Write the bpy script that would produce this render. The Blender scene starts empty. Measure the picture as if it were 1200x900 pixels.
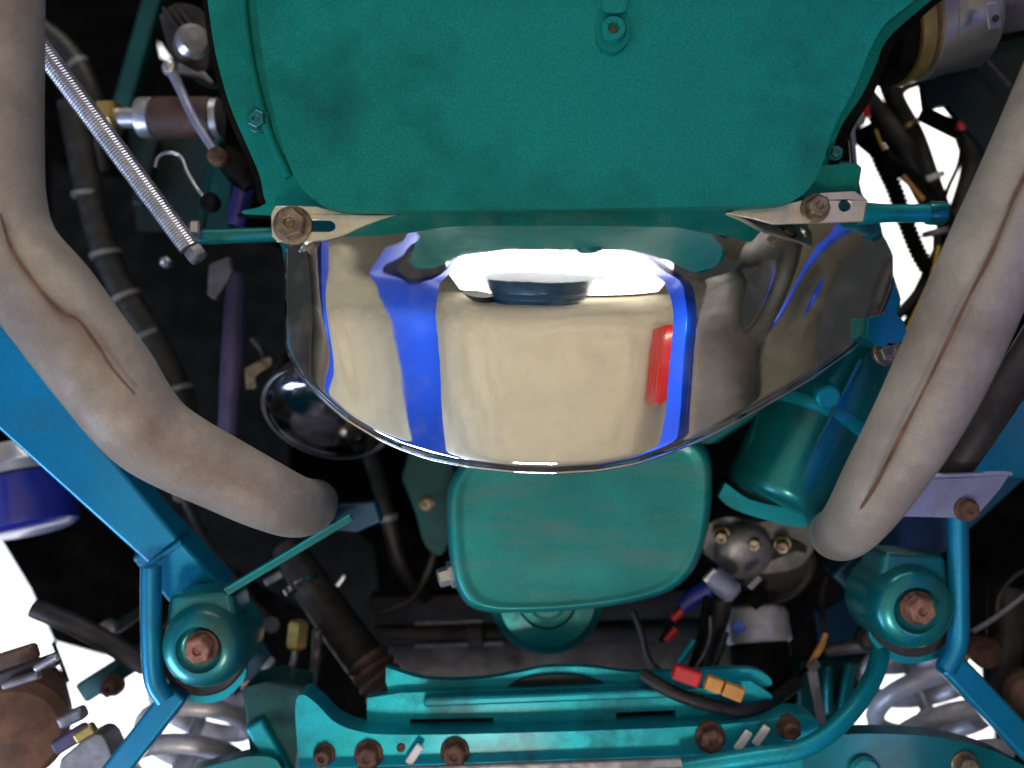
import bpy, bmesh, math, random
import numpy as np
from mathutils import Vector, Matrix
from mathutils.geometry import tessellate_polygon
random.seed(7)
R = math.radians
S = bpy.context.scene
COL = S.collection

# ------------------------------------------------------------------ camera
CZ = 1.15                       # lens height above the workshop floor; it looks straight up at the raised car
F = 1050.0                      # focal length in pixels of a 1200 wide frame
cam = bpy.data.cameras.new('camera'); cam_o = bpy.data.objects.new('camera', cam); COL.objects.link(cam_o)
cam_o.location = (0, 0, CZ); cam_o.rotation_euler = (math.pi, 0, 0)
cam.sensor_width = 36; cam.lens = 36*F/1200; cam.clip_end = 100; cam.clip_start = .02
cam.dof.use_dof = True; cam.dof.focus_distance = .735; cam.dof.aperture_fstop = 2.2
S.camera = cam_o
# ------------------------------------------------------------------ world and lamps
w = bpy.data.worlds.new("World"); S.world = w; w.use_nodes = True
w.node_tree.nodes['Background'].inputs[0].default_value = (.75, .78, .8, 1)
w.node_tree.nodes['Background'].inputs[1].default_value = .04
S.view_settings.view_transform = 'Standard'; S.view_settings.look = 'None'; S.view_settings.gamma = 1
S.view_settings.exposure = 0.15

def area(name, loc, target, sx, sy, power, col):
    l = bpy.data.lights.new(name, 'AREA'); l.shape = 'RECTANGLE'; l.size = sx; l.size_y = sy; l.energy = power; l.color = col
    o = bpy.data.objects.new(name, l); COL.objects.link(o); o.location = loc
    o.rotation_euler = (Vector(target)-Vector(loc)).to_track_quat('-Z', 'Y').to_euler()
    return o
area('daylight_door', (.1, -3.0, 1.0), (0, 0, 1.0), 2.4, 1.7, 60, (1.0, .98, .93))
area('cool_window', (-2.6, 2.2, .7), (0, 0, 1.9), 1.6, 1.0, 92, (.55, .70, 1.0))
area('underside_fill', (-.05, 1.1, .25), (-.1, .1, 1.9), .3, .3, 9, (1.0, .92, .8))  # added fill from below, brightens the underside and the lift arms

for sx in (-.52, .52):      # added fill strips under the lift arms, brightening the floor that the chrome mirrors
    area('floor_fill_strip', (sx, -.1, 1.30), (-sx*.1, -.1, 0), .05, 2.2, 7.5, (1.0, .92, .72))
# ------------------------------------------------------------------ materials
MATS = {}
def mat(name, col, rough=.5, metal=0., spec=.5, coat=0., noise=.0, nscale=8., bump=0., bscale=60., dirt=None, dirt_amt=.0, dirt_scale=9., flake=0., streak=None):
    m = bpy.data.materials.new(name); m.use_nodes = True; nt = m.node_tree; N = nt.nodes; L = nt.links
    b = N['Principled BSDF']; b.inputs['Roughness'].default_value = rough; b.inputs['Metallic'].default_value = metal
    b.inputs['Coat Weight'].default_value = coat; b.inputs['Specular IOR Level'].default_value = spec; b.inputs['Coat Roughness'].default_value = .12
    tc = N.new('ShaderNodeTexCoord'); geo = N.new('ShaderNodeNewGeometry')
    src = geo.outputs['Position']
    cur = None
    def rgb(c):
        n = N.new('ShaderNodeRGB'); n.outputs[0].default_value = (*c, 1); return n.outputs[0]
    cur = rgb(col)
    if noise:
        n = N.new('ShaderNodeTexNoise'); n.inputs['Scale'].default_value = nscale; n.inputs['Detail'].default_value = 6
        L.new(src, n.inputs['Vector'])
        r = N.new('ShaderNodeMapRange'); r.inputs['From Min'].default_value = .3; r.inputs['From Max'].default_value = .7
        r.inputs['To Min'].default_value = 1-noise; r.inputs['To Max'].default_value = 1+noise
        L.new(n.outputs['Fac'], r.inputs['Value'])
        v = N.new('ShaderNodeVectorMath'); v.operation = 'SCALE'; L.new(cur, v.inputs[0]); L.new(r.outputs[0], v.inputs['Scale']); cur = v.outputs[0]
    if flake:
        n = N.new('ShaderNodeTexNoise'); n.inputs['Scale'].default_value = 900; n.inputs['Detail'].default_value = 1; L.new(src, n.inputs['Vector'])
        r = N.new('ShaderNodeMapRange'); r.inputs['From Min'].default_value = .3; r.inputs['From Max'].default_value = .7
        r.inputs['To Min'].default_value = 1-flake; r.inputs['To Max'].default_value = 1+flake; L.new(n.outputs['Fac'], r.inputs['Value'])
        v = N.new('ShaderNodeVectorMath'); v.operation = 'SCALE'; L.new(cur, v.inputs[0]); L.new(r.outputs[0], v.inputs['Scale']); cur = v.outputs[0]
    if dirt:
        n = N.new('ShaderNodeTexNoise'); n.inputs['Scale'].default_value = dirt_scale; n.inputs['Detail'].default_value = 10; n.inputs['Roughness'].default_value = .65
        if streak:
            mp = N.new('ShaderNodeMapping'); mp.inputs['Scale'].default_value = streak; L.new(src, mp.inputs[0]); L.new(mp.outputs[0], n.inputs['Vector'])
        else: L.new(src, n.inputs['Vector'])
        r = N.new('ShaderNodeMapRange'); r.inputs['From Min'].default_value = .48; r.inputs['From Max'].default_value = .72; r.inputs['To Max'].default_value = dirt_amt
        L.new(n.outputs['Fac'], r.inputs['Value'])
        mx = N.new('ShaderNodeMix'); mx.data_type = 'RGBA'; L.new(r.outputs[0], mx.inputs[0]); L.new(cur, mx.inputs[6]); mx.inputs[7].default_value = (*dirt, 1); cur = mx.outputs[2]
        ra = N.new('ShaderNodeMapRange'); ra.inputs['To Min'].default_value = rough; ra.inputs['To Max'].default_value = min(1, rough+.35)
        L.new(r.outputs[0], ra.inputs['Value']); L.new(ra.outputs[0], b.inputs['Roughness'])
        if metal > .5:
            rm = N.new('ShaderNodeMapRange'); rm.inputs['To Min'].default_value = metal; rm.inputs['To Max'].default_value = metal*.3
            L.new(r.outputs[0], rm.inputs['Value']); L.new(rm.outputs[0], b.inputs['Metallic'])
    L.new(cur, b.inputs['Base Color'])
    if bump:
        n = N.new('ShaderNodeTexNoise'); n.inputs['Scale'].default_value = bscale; n.inputs['Detail'].default_value = 4; L.new(src, n.inputs['Vector'])
        bp = N.new('ShaderNodeBump'); bp.inputs['Strength'].default_value = bump; bp.inputs['Distance'].default_value = .002
        L.new(n.outputs['Fac'], bp.inputs['Height']); L.new(bp.outputs[0], b.inputs['Normal'])
    MATS[name] = m; return m
mat('teal_pan', (.003, .225, .195), .62, .3, .2, .0, noise=.18, nscale=5, bump=.5, bscale=9, dirt=(.010, .07, .06), dirt_amt=.6, dirt_scale=10, flake=.25)
mat('teal', (.002, .21, .22), .32, .55, .5, .4, noise=.28, nscale=9, bump=.2, bscale=40, dirt=(.012, .035, .03), dirt_amt=.75, dirt_scale=14, flake=.22)
mat('teal_dull', (.006, .24, .22), .45, .35, .4, .2, noise=.25, nscale=12, bump=.3, bscale=30, dirt=(.16, .22, .20), dirt_amt=.5, dirt_scale=14, flake=.18, streak=(.6, 2.6, 1))
mat('teal_bright', (.002, .37, .44), .42, .5, .4, .15, noise=.22, nscale=12, bump=.25, bscale=40, dirt=(.03, .07, .06), dirt_amt=.7, dirt_scale=16, flake=.2)
mat('blue', (.001, .235, .42), .36, .5, .5, .35, noise=.2, nscale=8, bump=.15, bscale=40, dirt=(.01, .04, .06), dirt_amt=.6, dirt_scale=12, flake=.2)
mat('dark_blue', (.003, .06, .13), .4, .2, .5, .3, .2, 10, .1, 40, (.01, .01, .01), .6, 15)
mat('navy', (.012, .02, .28), .35, .0, .5, .4, .25, 20, .1, 60, (.02, .02, .04), .5, 20)
mat('purple', (.075, .06, .14), .5, .1, .5, .0, .35, 30, .3, 90, (.02, .015, .02), .7, 30)
mat('violet', (.04, .03, .20), .4, .1, .5, .2, .35, 30, .3, 90, (.01, .01, .015), .7, 30)
mat('chrome', (.88, .87, .85), .03, 1.0, .5, 0, bump=.10, bscale=16, dirt=(.30, .28, .25), dirt_amt=.14, dirt_scale=30)
mat('steel_tab', (.72, .69, .62), .30, .9, .5, 0, .1, 30, .2, 90, (.18, .13, .08), .35, 40)
mat('exhaust', (.35, .30, .245), .60, .3, .35, 0, noise=.22, nscale=16, bump=.4, bscale=110, dirt=(.16, .10, .065), dirt_amt=.6, dirt_scale=11, flake=.14)
mat('weld', (.15, .07, .035), .75, .2, .5, 0, .5, 60, .6, 150)
mat('zinc', (.66, .65, .68), .30, .85, .5, 0, noise=.15, nscale=40, bump=.2, bscale=120, dirt=(.17, .14, .12), dirt_amt=.5, dirt_scale=40)
mat('grey_steel', (.25, .24, .25), .45, .6, .5, 0, .25, 40, .3, 120, (.06, .045, .04), .7, 30)
mat('dark_steel', (.05, .045, .045), .5, .4, .4, 0, noise=.4, nscale=30, bump=.35, bscale=90, dirt=(.018, .013, .011), dirt_amt=.8, dirt_scale=26)
mat('rust', (.13, .065, .042), .75, .15, .4, 0, noise=.5, nscale=90, bump=.7, bscale=200, dirt=(.03, .02, .018), dirt_amt=.8, dirt_scale=60)
mat('rust_head', (.30, .14, .09), .7, .15, .4, 0, noise=.45, nscale=110, bump=.7, bscale=200, dirt=(.08, .045, .035), dirt_amt=.8, dirt_scale=80)
mat('old_bolt', (.28, .22, .15), .42, .8, .5, 0, .4, 90, .5, 200, (.07, .045, .03), .8, 80)
mat('brass', (.62, .46, .16), .3, .85, .5, 0, .2, 40, .2, 100, (.16, .10, .04), .6, 50)
mat('brown_hose', (.075, .035, .025), .6, 0, .5, 0, .4, 50, .4, 120, (.03, .02, .015), .6, 50)
mat('brown_cast', (.17, .085, .055), .6, .2, .5, 0, .4, 25, .5, 90, (.05, .03, .025), .7, 30)
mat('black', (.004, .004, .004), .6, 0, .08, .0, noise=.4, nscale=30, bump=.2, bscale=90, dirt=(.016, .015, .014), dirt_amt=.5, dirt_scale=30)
mat('teal_dark', (.003, .065, .065), .5, .2, .3, .1, noise=.35, nscale=14, bump=.3, bscale=50, dirt=(.012, .02, .018), dirt_amt=.7, dirt_scale=20)  # teal for deep parts: grime plus the engine bay's shade put into the colour
mat('black_paint', (.0025, .0024, .0024), .85, 0, .0, 0, noise=.4, nscale=12, bump=.3, bscale=70, dirt=(.011, .010, .009), dirt_amt=.5, dirt_scale=25)  # black undercoat, darkened further to carry the shade deep in the engine bay
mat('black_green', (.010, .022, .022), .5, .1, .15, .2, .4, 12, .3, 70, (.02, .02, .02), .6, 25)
mat('rubber', (.009, .0085, .0085), .5, 0, .5, 0, .3, 60, .4, 160, (.05, .045, .035), .4, 60)
mat('red', (.55, .018, .02), .4, 0, .5, .2, .2, 60)
mat('orange', (.62, .28, .06), .45, 0, .5, .1, .2, 60)
mat('yellow', (.72, .42, .04), .45, 0, .5, .1, .2, 60)
mat('white_plastic', (.68, .67, .64), .4, 0, .5, .1, .15, 60)
mat('lavender', (.30, .31, .46), .42, .35, .5, .1, .15, 40, .2, 100, (.12, .11, .13), .5, 30)
mat('blue_mark', (.03, .10, .42), .5)
mat('plastic_blue', (.0, .03, .10), .4, 0, .5, .3, .3, 30)
mat('runway_blue', (.006, .10, .95), .35, .2, .5, .3, noise=.15, nscale=4, bump=.1, bscale=20)
mat('floor', (.70, .61, .43), .6, 0, .4, .0, noise=.12, nscale=1.4, bump=.1, bscale=8, dirt=(.38, .32, .22), dirt_amt=.5, dirt_scale=2.2)
mat('roof_paint', (.35, .35, .35), .8)
mat('spring_paint', (.78, .76, .82), .42, .3, .5, .1, noise=.2, nscale=30, bump=.3, bscale=100, dirt=(.12, .11, .11), dirt_amt=.6, dirt_scale=22)
mat('dark_chrome', (.22, .21, .22), .10, 1.0, .5, 0, bump=.1, bscale=22, dirt=(.05, .045, .04), dirt_amt=.5, dirt_scale=24)
mat('tool_red', (.50, .012, .012), .3, 0, .5, .5)
m = bpy.data.materials.new('roof_light'); m.use_nodes = True
b = m.node_tree.nodes['Principled BSDF']; b.inputs['Base Color'].default_value = (.8, .8, .78, 1)
b.inputs['Emission Color'].default_value = (1, .99, .96, 1); b.inputs['Emission Strength'].default_value = 1.7
MATS['roof_light'] = m

# ------------------------------------------------------------------ geometry helpers
def P(x, y, d):
    """point d metres above the lens, on the sight line measured in the photograph"""
    return Vector(((x-600)/F*d, (y-450)/F*d, CZ+d))
def thing(name, label, cat, loc, group=None):
    o = bpy.data.objects.new(name, None); COL.objects.link(o); o.location = loc; o.empty_display_size = .02
    o['label'] = label; o['category'] = cat
    if group: o['group'] = group
    return o
def wloc(o):
    v = Vector((0, 0, 0))
    while o: v = v + o.location; o = o.parent
    return v
def link(name, verts, faces, m, parent=None, smooth=35, bevel=0, seg=3, label=None, sub=0):
    off = wloc(parent) if parent else Vector((0, 0, 0))
    me = bpy.data.meshes.new(name); me.from_pydata([Vector(v)-off for v in verts], [], faces); me.validate()
    bm = bmesh.new(); bm.from_mesh(me); bmesh.ops.recalc_face_normals(bm, faces=bm.faces)
    bm.to_mesh(me); bm.free()
    me.materials.append(MATS[m])
    me.polygons.foreach_set('use_smooth', [True]*len(me.polygons))
    if smooth < 180: me.set_sharp_from_angle(angle=R(smooth))
    o = bpy.data.objects.new(name, me); COL.objects.link(o)
    if parent: o.parent = parent
    if bevel:
        md = o.modifiers.new('bevel', 'BEVEL'); md.width = bevel; md.segments = seg; md.limit_method = 'ANGLE'; md.angle_limit = R(30); md.harden_normals = True
    if sub:
        md = o.modifiers.new('sub', 'SUBSURF'); md.levels = sub; md.render_levels = sub
    if label: o['label'] = label
    return o
def solo(o, label, cat, group=None, kind=None):
    if label: o['label'] = label
    if cat: o['category'] = cat
    if group: o['group'] = group
    if kind: o['kind'] = kind
    return o
def catmull(pts, n=8, closed=False):
    pts = [tuple(p) for p in pts]; k = len(pts); out = []
    rng = k if closed else k-1
    for i in range(rng):
        if closed: p0, p1, p2, p3 = pts[i-1], pts[i], pts[(i+1) % k], pts[(i+2) % k]
        else:
            p1, p2 = pts[i], pts[i+1]
            p0 = pts[i-1] if i else tuple(2*a-b for a, b in zip(p1, p2))
            p3 = pts[i+2] if i+2 < k else tuple(2*b-a for a, b in zip(p1, p2))
        for j in range(n):
            t = j/n
            out.append(tuple(.5*(2*b+(c-a)*t+(2*a-5*b+4*c-d)*t*t+(3*b-a-3*c+d)*t**3) for a, b, c, d in zip(p0, p1, p2, p3)))
    if not closed: out.append(pts[-1])
    return out
def sweep(name, path, radii, m, parent=None, n=14, caps=True, label=None, flat=1.0, rnd=False, smooth=60):
    """tube along world points"""
    path = [Vector(p) for p in path]; k = len(path)
    if not hasattr(radii, '__len__'): radii = [radii]*k
    radii = list(radii)
    if rnd:     # rounded closed ends
        a = (path[1]-path[0]).normalized(); b = (path[-1]-path[-2]).normalized(); r0, r1 = radii[0], radii[-1]
        pre = [(path[0]-a*r0*s, r0*c) for s, c in ((.9, .2), (.75, .6), (.4, .88))]
        post = [(path[-1]+b*r1*s, r1*c) for s, c in ((.4, .88), (.75, .6), (.9, .2))]
        path = [p for p, _ in pre]+path+[p for p, _ in post]; radii = [r for _, r in pre]+radii+[r for _, r in post]; k = len(path)
    tang = []
    for i in range(k):
        a = path[max(i-1, 0)]; b = path[min(i+1, k-1)]; tang.append((b-a).normalized())
    nrm = tang[0].orthogonal().normalized(); verts = []; faces = []
    for i in range(k):
        nrm = (nrm-tang[i]*nrm.dot(tang[i])).normalized(); bi = tang[i].cross(nrm)
        for j in range(n):
            a = 2*math.pi*j/n
            verts.append(path[i]+nrm*math.cos(a)*radii[i]+bi*math.sin(a)*radii[i]*flat)
    for i in range(k-1):
        for j in range(n):
            j2 = (j+1) % n
            faces.append((i*n+j, i*n+j2, (i+1)*n+j2, (i+1)*n+j))
    if caps:
        faces.append(tuple(range(n))[::-1]); faces.append(tuple(range((k-1)*n, k*n)))
    return link(name, verts, faces, m, parent, smooth=smooth, label=label)
def tube(name, pts, rpx, m, parent=None, n=14, step=8, label=None, rnd=False, curve=True, flat=1.0):
    """tube through (x, y, depth) points; radius given in photo pixels at that depth"""
    if not hasattr(rpx, '__len__'): rpx = [rpx]*len(pts)
    q = [(*p, r) for p, r in zip(pts, rpx)]
    if curve and len(q) > 2: q = catmull(q, step)
    return sweep(name, [P(a, b, c) for a, b, c, _ in q], [r*c/F for _, _, c, r in q], m, parent, n, label=label, rnd=rnd, flat=flat)
def plate(name, outline, d, thick, m, parent=None, holes=(), bevel=.0015, seg=3, smooth_outline=0, label=None):
    """plate with a face at depth d (a number, or per-point third coordinate) running thick metres upward"""
    if smooth_outline: outline = catmull(outline, smooth_outline, closed=True)
    loops = [outline]+list(holes); verts = []; L = []
    for lp in loops:
        idx = []
        for p in lp:
            dd = p[2] if len(p) > 2 else d
            idx.append(len(verts)); verts.append(P(p[0], p[1], dd))
        L.append(idx)
    nb = len(verts)
    tris = tessellate_polygon([[Vector((verts[i].x, verts[i].y, 0)) for i in idx] for idx in L])
    verts = verts+[v+Vector((0, 0, thick)) for v in verts]
    faces = [tuple(t) for t in tris]+[tuple(i+nb for i in t[::-1]) for t in tris]
    for idx in L:
        k = len(idx)
        for i in range(k): faces.append((idx[i], idx[(i+1) % k], idx[(i+1) % k]+nb, idx[i]+nb))
    return link(name, verts, faces, m, parent, bevel=bevel, seg=seg, label=label, smooth=30)
def lathe(name, c, axis, prof, m, parent=None, n=32, label=None, smooth=35, bevel=0):
    """prof: (radius, height) along axis from c"""
    axis = Vector(axis).normalized(); u = axis.orthogonal().normalized(); v = axis.cross(u); verts = []; faces = []
    for r, h in prof:
        for j in range(n):
            a = 2*math.pi*j/n; verts.append(Vector(c)+axis*h+(u*math.cos(a)+v*math.sin(a))*max(r, 1e-5))
    k = len(prof)
    for i in range(k-1):
        for j in range(n):
            j2 = (j+1) % n; faces.append((i*n+j, i*n+j2, (i+1)*n+j2, (i+1)*n+j))
    faces.append(tuple(range(n))[::-1]); faces.append(tuple(range((k-1)*n, k*n)))
    return link(name, verts, faces, m, parent, smooth=smooth, label=label, bevel=bevel)
DOWN = Vector((0, 0, -1))
def bolt(parent, x, y, d, rpx, m='old_bolt', axis=DOWN, h=.008, name='bolt', washer=True, m2=None, label=None):
    """hex bolt on a face at depth d; its washer is a child"""
    r = rpx*d/F; c = P(x, y, d); axis = Vector(axis).normalized()
    a0 = random.random()
    u = axis.orthogonal().normalized(); u = Matrix.Rotation(a0, 3, axis) @ u; v = axis.cross(u); verts = []; faces = []
    rings = ((r*.80, -.006), (r*.80, h*.9), (r*.68, h), (r*.30, h*1.0), (r*.26, h*.82))
    for rr, hh in rings:
        for j in range(6):
            a = math.pi*j/3; verts.append(c+axis*hh+(u*math.cos(a)+v*math.sin(a))*rr)
    for i in range(len(rings)-1):
        for j in range(6): faces.append((i*6+j, i*6+(j+1) % 6, (i+1)*6+(j+1) % 6, (i+1)*6+j))
    faces.append(tuple(range(6))[::-1]); faces.append(tuple(range(24, 30)))
    o = link(name, verts, faces, m, parent, bevel=r*.05, seg=2, label=label)
    if washer and parent is not None and parent.type == 'EMPTY':
        lathe('washer', c, axis, [(r, -.004), (r, .0015), (r*.93, .0022), (r*.7, .0022)], m2 or m, o, n=24)
    return o
def threaded(name, a, b, r, pitch, m, parent=None, depth=.12, n=14):
    a = Vector(a); b = Vector(b); L = (b-a).length; k = max(4, int(L/pitch)*2); path = []; rad = []
    for i in range(k+1): path.append(a.lerp(b, i/k)); rad.append(r*(1-depth if i % 2 else 1))
    return sweep(name, path, rad, m, parent, n, smooth=20)
def corrugated(name, pts, rpx, m, parent=None, rib=.004, depth=.16, n=14, label=None):
    q = catmull([(*p, rpx) for p in pts], 30); W = [P(a, b, c) for a, b, c, _ in q]
    tot = [0]
    for i in range(1, len(W)): tot.append(tot[-1]+(W[i]-W[i-1]).length)
    k = int(tot[-1]/(rib/3)); path = []; rad = []; j = 0
    for i in range(k+1):
        s = tot[-1]*i/k
        while j < len(tot)-2 and tot[j+1] < s: j += 1
        t = (s-tot[j])/max(tot[j+1]-tot[j], 1e-9); path.append(W[j].lerp(W[j+1], min(t, 1)))
        rr = (q[j][3])*q[j][2]/F; rad.append(rr*(1-(depth if i % 3 == 2 else 0)))
    return sweep(name, path, rad, m, parent, n, smooth=25, label=label)
def coil(name, a, b, R0, r, turns, m, parent, n=12, phase=0, taper=1.0):
    a = Vector(a); b = Vector(b); ax = (b-a); L = ax.length; ax.normalize(); u = ax.orthogonal().normalized(); v = ax.cross(u)
    k = int(turns*28); path = []
    for i in range(k+1):
        t = i/k; an = phase+2*math.pi*turns*t; rr = R0*(1+(taper-1)*t)
        path.append(a+ax*L*t+(u*math.cos(an)+v*math.sin(an))*rr)
    return sweep(name, path, r, m, parent, n, rnd=True)

# ------------------------------------------------------------------ the setting
def slab(name, x0, x1, y0, y1, z0, z1, m, parent=None, bevel=.0):
    v = [(x, y, z) for z in (z0, z1) for y in (y0, y1) for x in (x0, x1)]
    f = [(0, 1, 3, 2), (4, 6, 7, 5), (0, 4, 5, 1), (2, 3, 7, 6), (0, 2, 6, 4), (1, 5, 7, 3)]
    return link(name, v, f, m, parent, bevel=bevel)
solo(slab('floor', -8, 8, -8, 8, -.1, 0, 'floor'), None, None, kind='structure')
solo(slab('ceiling', -8, 8, -8, 8, 4.0, 4.1, 'roof_paint'), None, None, kind='structure')
t = thing('skylight', 'white glowing skylight seen through the gaps around the engine', 'skylight', (0, 0, 3.9))
slab('light_panel', -1.95, 1.95, -1.5, 1.9, 3.90, 3.94, 'roof_light', t)
slab('frame_bar', -1.97, 1.97, -1.56, -1.5, 3.88, 3.95, 'white_plastic', t)

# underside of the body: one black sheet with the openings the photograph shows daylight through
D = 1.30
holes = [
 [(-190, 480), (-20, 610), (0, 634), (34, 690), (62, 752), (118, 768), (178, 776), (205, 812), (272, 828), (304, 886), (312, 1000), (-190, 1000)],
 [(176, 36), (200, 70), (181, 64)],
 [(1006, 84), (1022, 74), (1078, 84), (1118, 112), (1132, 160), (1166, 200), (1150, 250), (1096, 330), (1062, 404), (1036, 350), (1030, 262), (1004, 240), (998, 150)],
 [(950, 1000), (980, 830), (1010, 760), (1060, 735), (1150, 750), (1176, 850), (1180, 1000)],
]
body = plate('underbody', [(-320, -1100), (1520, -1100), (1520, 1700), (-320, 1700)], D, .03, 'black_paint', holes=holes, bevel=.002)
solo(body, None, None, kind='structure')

# lift arms either side, seen mirrored in the chrome
for s_, lab in ((-1, 'blue swing arms of the car lift on the left side of the car'), (1, 'blue swing arms of the car lift on the right side of the car')):
    t = thing('lift_arm', lab, 'lift arm', (s_*.70, 0, 1.60), 'lift arms under the car')
    x0, x1 = sorted((s_*(.52 if s_ > 0 else .54), s_*(.70 if s_ > 0 else .64))); slab('long_arm', x0, x1, -2.2, 2.4, (1.41 if s_ > 0 else 1.49), 1.61, 'runway_blue', t, .006)
    A = Vector((s_*.68, .30, 1.54)); B = Vector((s_*1.7, -.75, 1.45))
    sweep('short_arm', [A, B], .055, 'runway_blue', t, n=4)
t = thing('tool_chest', 'red workshop tool chest standing on the floor beside the lift', 'tool chest', (1.1, -.3, 0))
slab('cabinet', 1.0, 1.5, -.30, .20, .08, .60, 'tool_red', t, .01)
for k in range(4): slab('drawer', .98, .999, -.27, .17, .11+k*.12, .215+k*.12, 'tool_red', t, .004)
t = thing('added_tyres', 'unseen pair of black tyres added as a dark shape mirrored in the chrome', 'tyres', (-.55, -2.4, 0))  # added out of view, only to give the chrome a black silhouette
for z in (.1, .31): lathe('tyre', (-.55, -2.4, z), (0, 0, 1), [(.17, -.08), (.28, -.1), (.31, -.06), (.31, .06), (.28, .1), (.17, .08)], 'rubber', t)
t = thing('standin_drum', 'unseen dark blue drum added as a stand-in for a dark shape mirrored in the chrome', 'oil drum', (-.02, -1.9, 0))  # added stand-in for an unidentified dark blue shape in the chrome's reflection
lathe('drum_body', (.05, -2.3, 0), (0, 0, 1), [(.33, 0), (.33, .02), (.32, .03), (.32, .34), (.33, .36), (.32, .38), (.32, .70), (.33, .72), (.32, .74), (.32, 1.10), (.33, 1.12), (.30, 1.12)], 'dark_blue', t)

# ------------------------------------------------------------------ oil pan
t = thing('oil_pan', 'large flat teal oil pan filling the top of the picture above the chrome cover', 'oil pan', P(650, 120, .80))
outl = [(296, -330), (300, -60), (302, 20), (312, 90), (328, 160), (345, 206), (366, 232), (402, 245), (520, 246.5), (700, 244.5), (860, 241), (918, 238), (945, 224), (962, 196), (974, 158), (986, 132), (1003, 100), (1018, 62), (1036, 30), (1072, 0), (1130, -50), (1160, -140), (1160, -330)]
plate('pan_bottom', [(x, y, .745-.0002*min(245-y, 245)) for x, y in catmull(outl, 5)], .745, .03, 'teal_pan', t, bevel=.010, seg=6)
fl = [(236, -330), (238, -40), (243, 0), (252, 60), (268, 120), (290, 172), (304, 205), (312, 238), (330, 252), (940, 252), (958, 232), (970, 195), (985, 150), (1010, 112), (1026, 78), (1040, 46), (1084, 6), (1150, -50), (1200, -140), (1200, -330)]
plate('pan_flange', catmull(fl, 4), .783, .006, 'teal_pan', t, bevel=.002)
gk = [(230, -330), (232, -40), (237, 0), (246, 62), (262, 124), (284, 176), (297, 208), (305, 242), (326, 256), (950, 256), (968, 236), (982, 196), (1000, 150), (1020, 118), (1036, 82), (1050, 50), (1094, 8), (1160, -50), (1200, -140), (1200, -330)]
plate('gasket', catmull(gk, 4), .790, .005, 'black', t, bevel=.001)
# drain boss and plug
plate('drain_boss', catmull([(702, -40), (700, 10), (699, 40), (704, 54), (718, 61), (732, 54), (738, 40), (736, 10), (736, -40)], 4), .699, .010, 'teal_pan', t, bevel=.003)
lathe('drain_plug', P(718, 36, .700), DOWN, [(.0105, -.002), (.0105, .004), (.009, .0062), (.0045, .0062), (.004, .003)], 'teal_pan', t, n=24)
lathe('plug_centre', P(718, 36, .697), DOWN, [(.0032, -.004), (.0032, .0012), (.002, .002)], 'rust', t, n=12)
plate('drain_step', catmull([(705, -30), (705, 8), (712, 14), (730, 14), (735, 6), (735, -30)], 3), .693, .006, 'teal_pan', t, bevel=.0015)
# raised rib and bolts on the left flange
tube('rib', [(283, -60, .779), (286, 20, .779), (297, 90, .779), (316, 160, .779), (338, 208, .779)], 5, 'teal_pan', t)
bolt(t, 303, 142, .781, 14, 'teal', h=.009)
bolt(t, 978, 180, .781, 9, 'teal', h=.008)

# ------------------------------------------------------------------ engine block and bell housing
t = thing('bell_housing', 'teal cast bell housing behind the chrome cover and its two bolted tabs', 'bell housing', P(650, 300, .86))
hb = [(318, 200), (312, 236), (318, 262), (330, 292), (350, 420), (420, 500), (520, 540), (840, 520), (960, 440), (1030, 400), (1052, 380), (1058, 350), (1042, 300), (1034, 262), (1012, 226), (1004, 190), (960, 186), (940, 200)]
plate('housing', hb, .865, .20, 'teal', t, bevel=.004)
plate('corner_lug', [(930, 196), (1004, 190), (1011, 196), (1006, 226), (930, 232)], .772, .03, 'teal_pan', t, bevel=.002)
plate('stud_boss', catmull([(1018, 372), (1046, 368), (1060, 378), (1062, 394), (1050, 404), (1030, 406), (1016, 396)], 3), .79, .04, 'teal', t, bevel=.003)
bolt(t, 1040, 412, .80, 17, 'old_bolt', h=.010)
t = thing('cross_shaft', 'teal shaft end sticking out to the right beyond the cover tab', 'shaft', P(1060, 250, .80))
tube('shaft', [(1005, 250, .80), (1040, 250, .80), (1100, 250, .80)], [14, 11, 11], 'teal_bright', t)
lathe('end_cap', P(1092, 250, .80), (1, 0, 0), [(.010, -.004), (.0105, 0), (.0105, .010), (.009, .012)], 'teal', t)
t = thing('bracket_bar', 'teal horizontal bar between the threaded rod and the left cover tab', 'bar', P(280, 280, .82))
tube('bar', [(222, 278, .82), (330, 274, .82)], 9, 'teal', t, n=10)
lathe('nut', P(222, 270, .815), (1, .0, .2), [(.008, 0), (.010, .002), (.010, .008), (.008, .010)], 'zinc', t, n=6)

# ------------------------------------------------------------------ chrome cover
t = thing('dust_cover', 'chrome plated bulging dust cover bolted under the oil pan by two tabs', 'dust cover', P(680, 380, .77))
NX, NY = 240, 130
xs = np.linspace(335, 1046, NX)
ytop = np.interp(xs, [335, 345, 380, 402, 430, 462, 490, 560, 860, 900, 1012, 1035, 1046], [292, 284, 283, 277, 264, 252, 248, 247, 244, 256, 262, 272, 300])
ybot = np.interp(xs, [335, 345, 362, 385, 410, 440, 470, 505, 550, 600, 650, 700, 745, 790, 830, 870, 910, 950, 990, 1015, 1035, 1046],
                     [408, 430, 452, 474, 494, 512, 526, 538, 547, 552.5, 554, 551, 543, 528, 511, 490, 467, 444, 416, 395, 368, 335])
Bx = np.interp(xs, [335, 350, 380, 415, 445, 485, 525, 570, 660, 750, 790, 820, 850, 885, 920, 970, 1015, 1046], [.34, .45, .50, .545, .595, .705, .865, .97, 1, .97, .885, .76, .63, .50, .41, .27, .13, .0])
ker = np.exp(-np.linspace(-2.2, 2.2, 19)**2); ker /= ker.sum()
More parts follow.
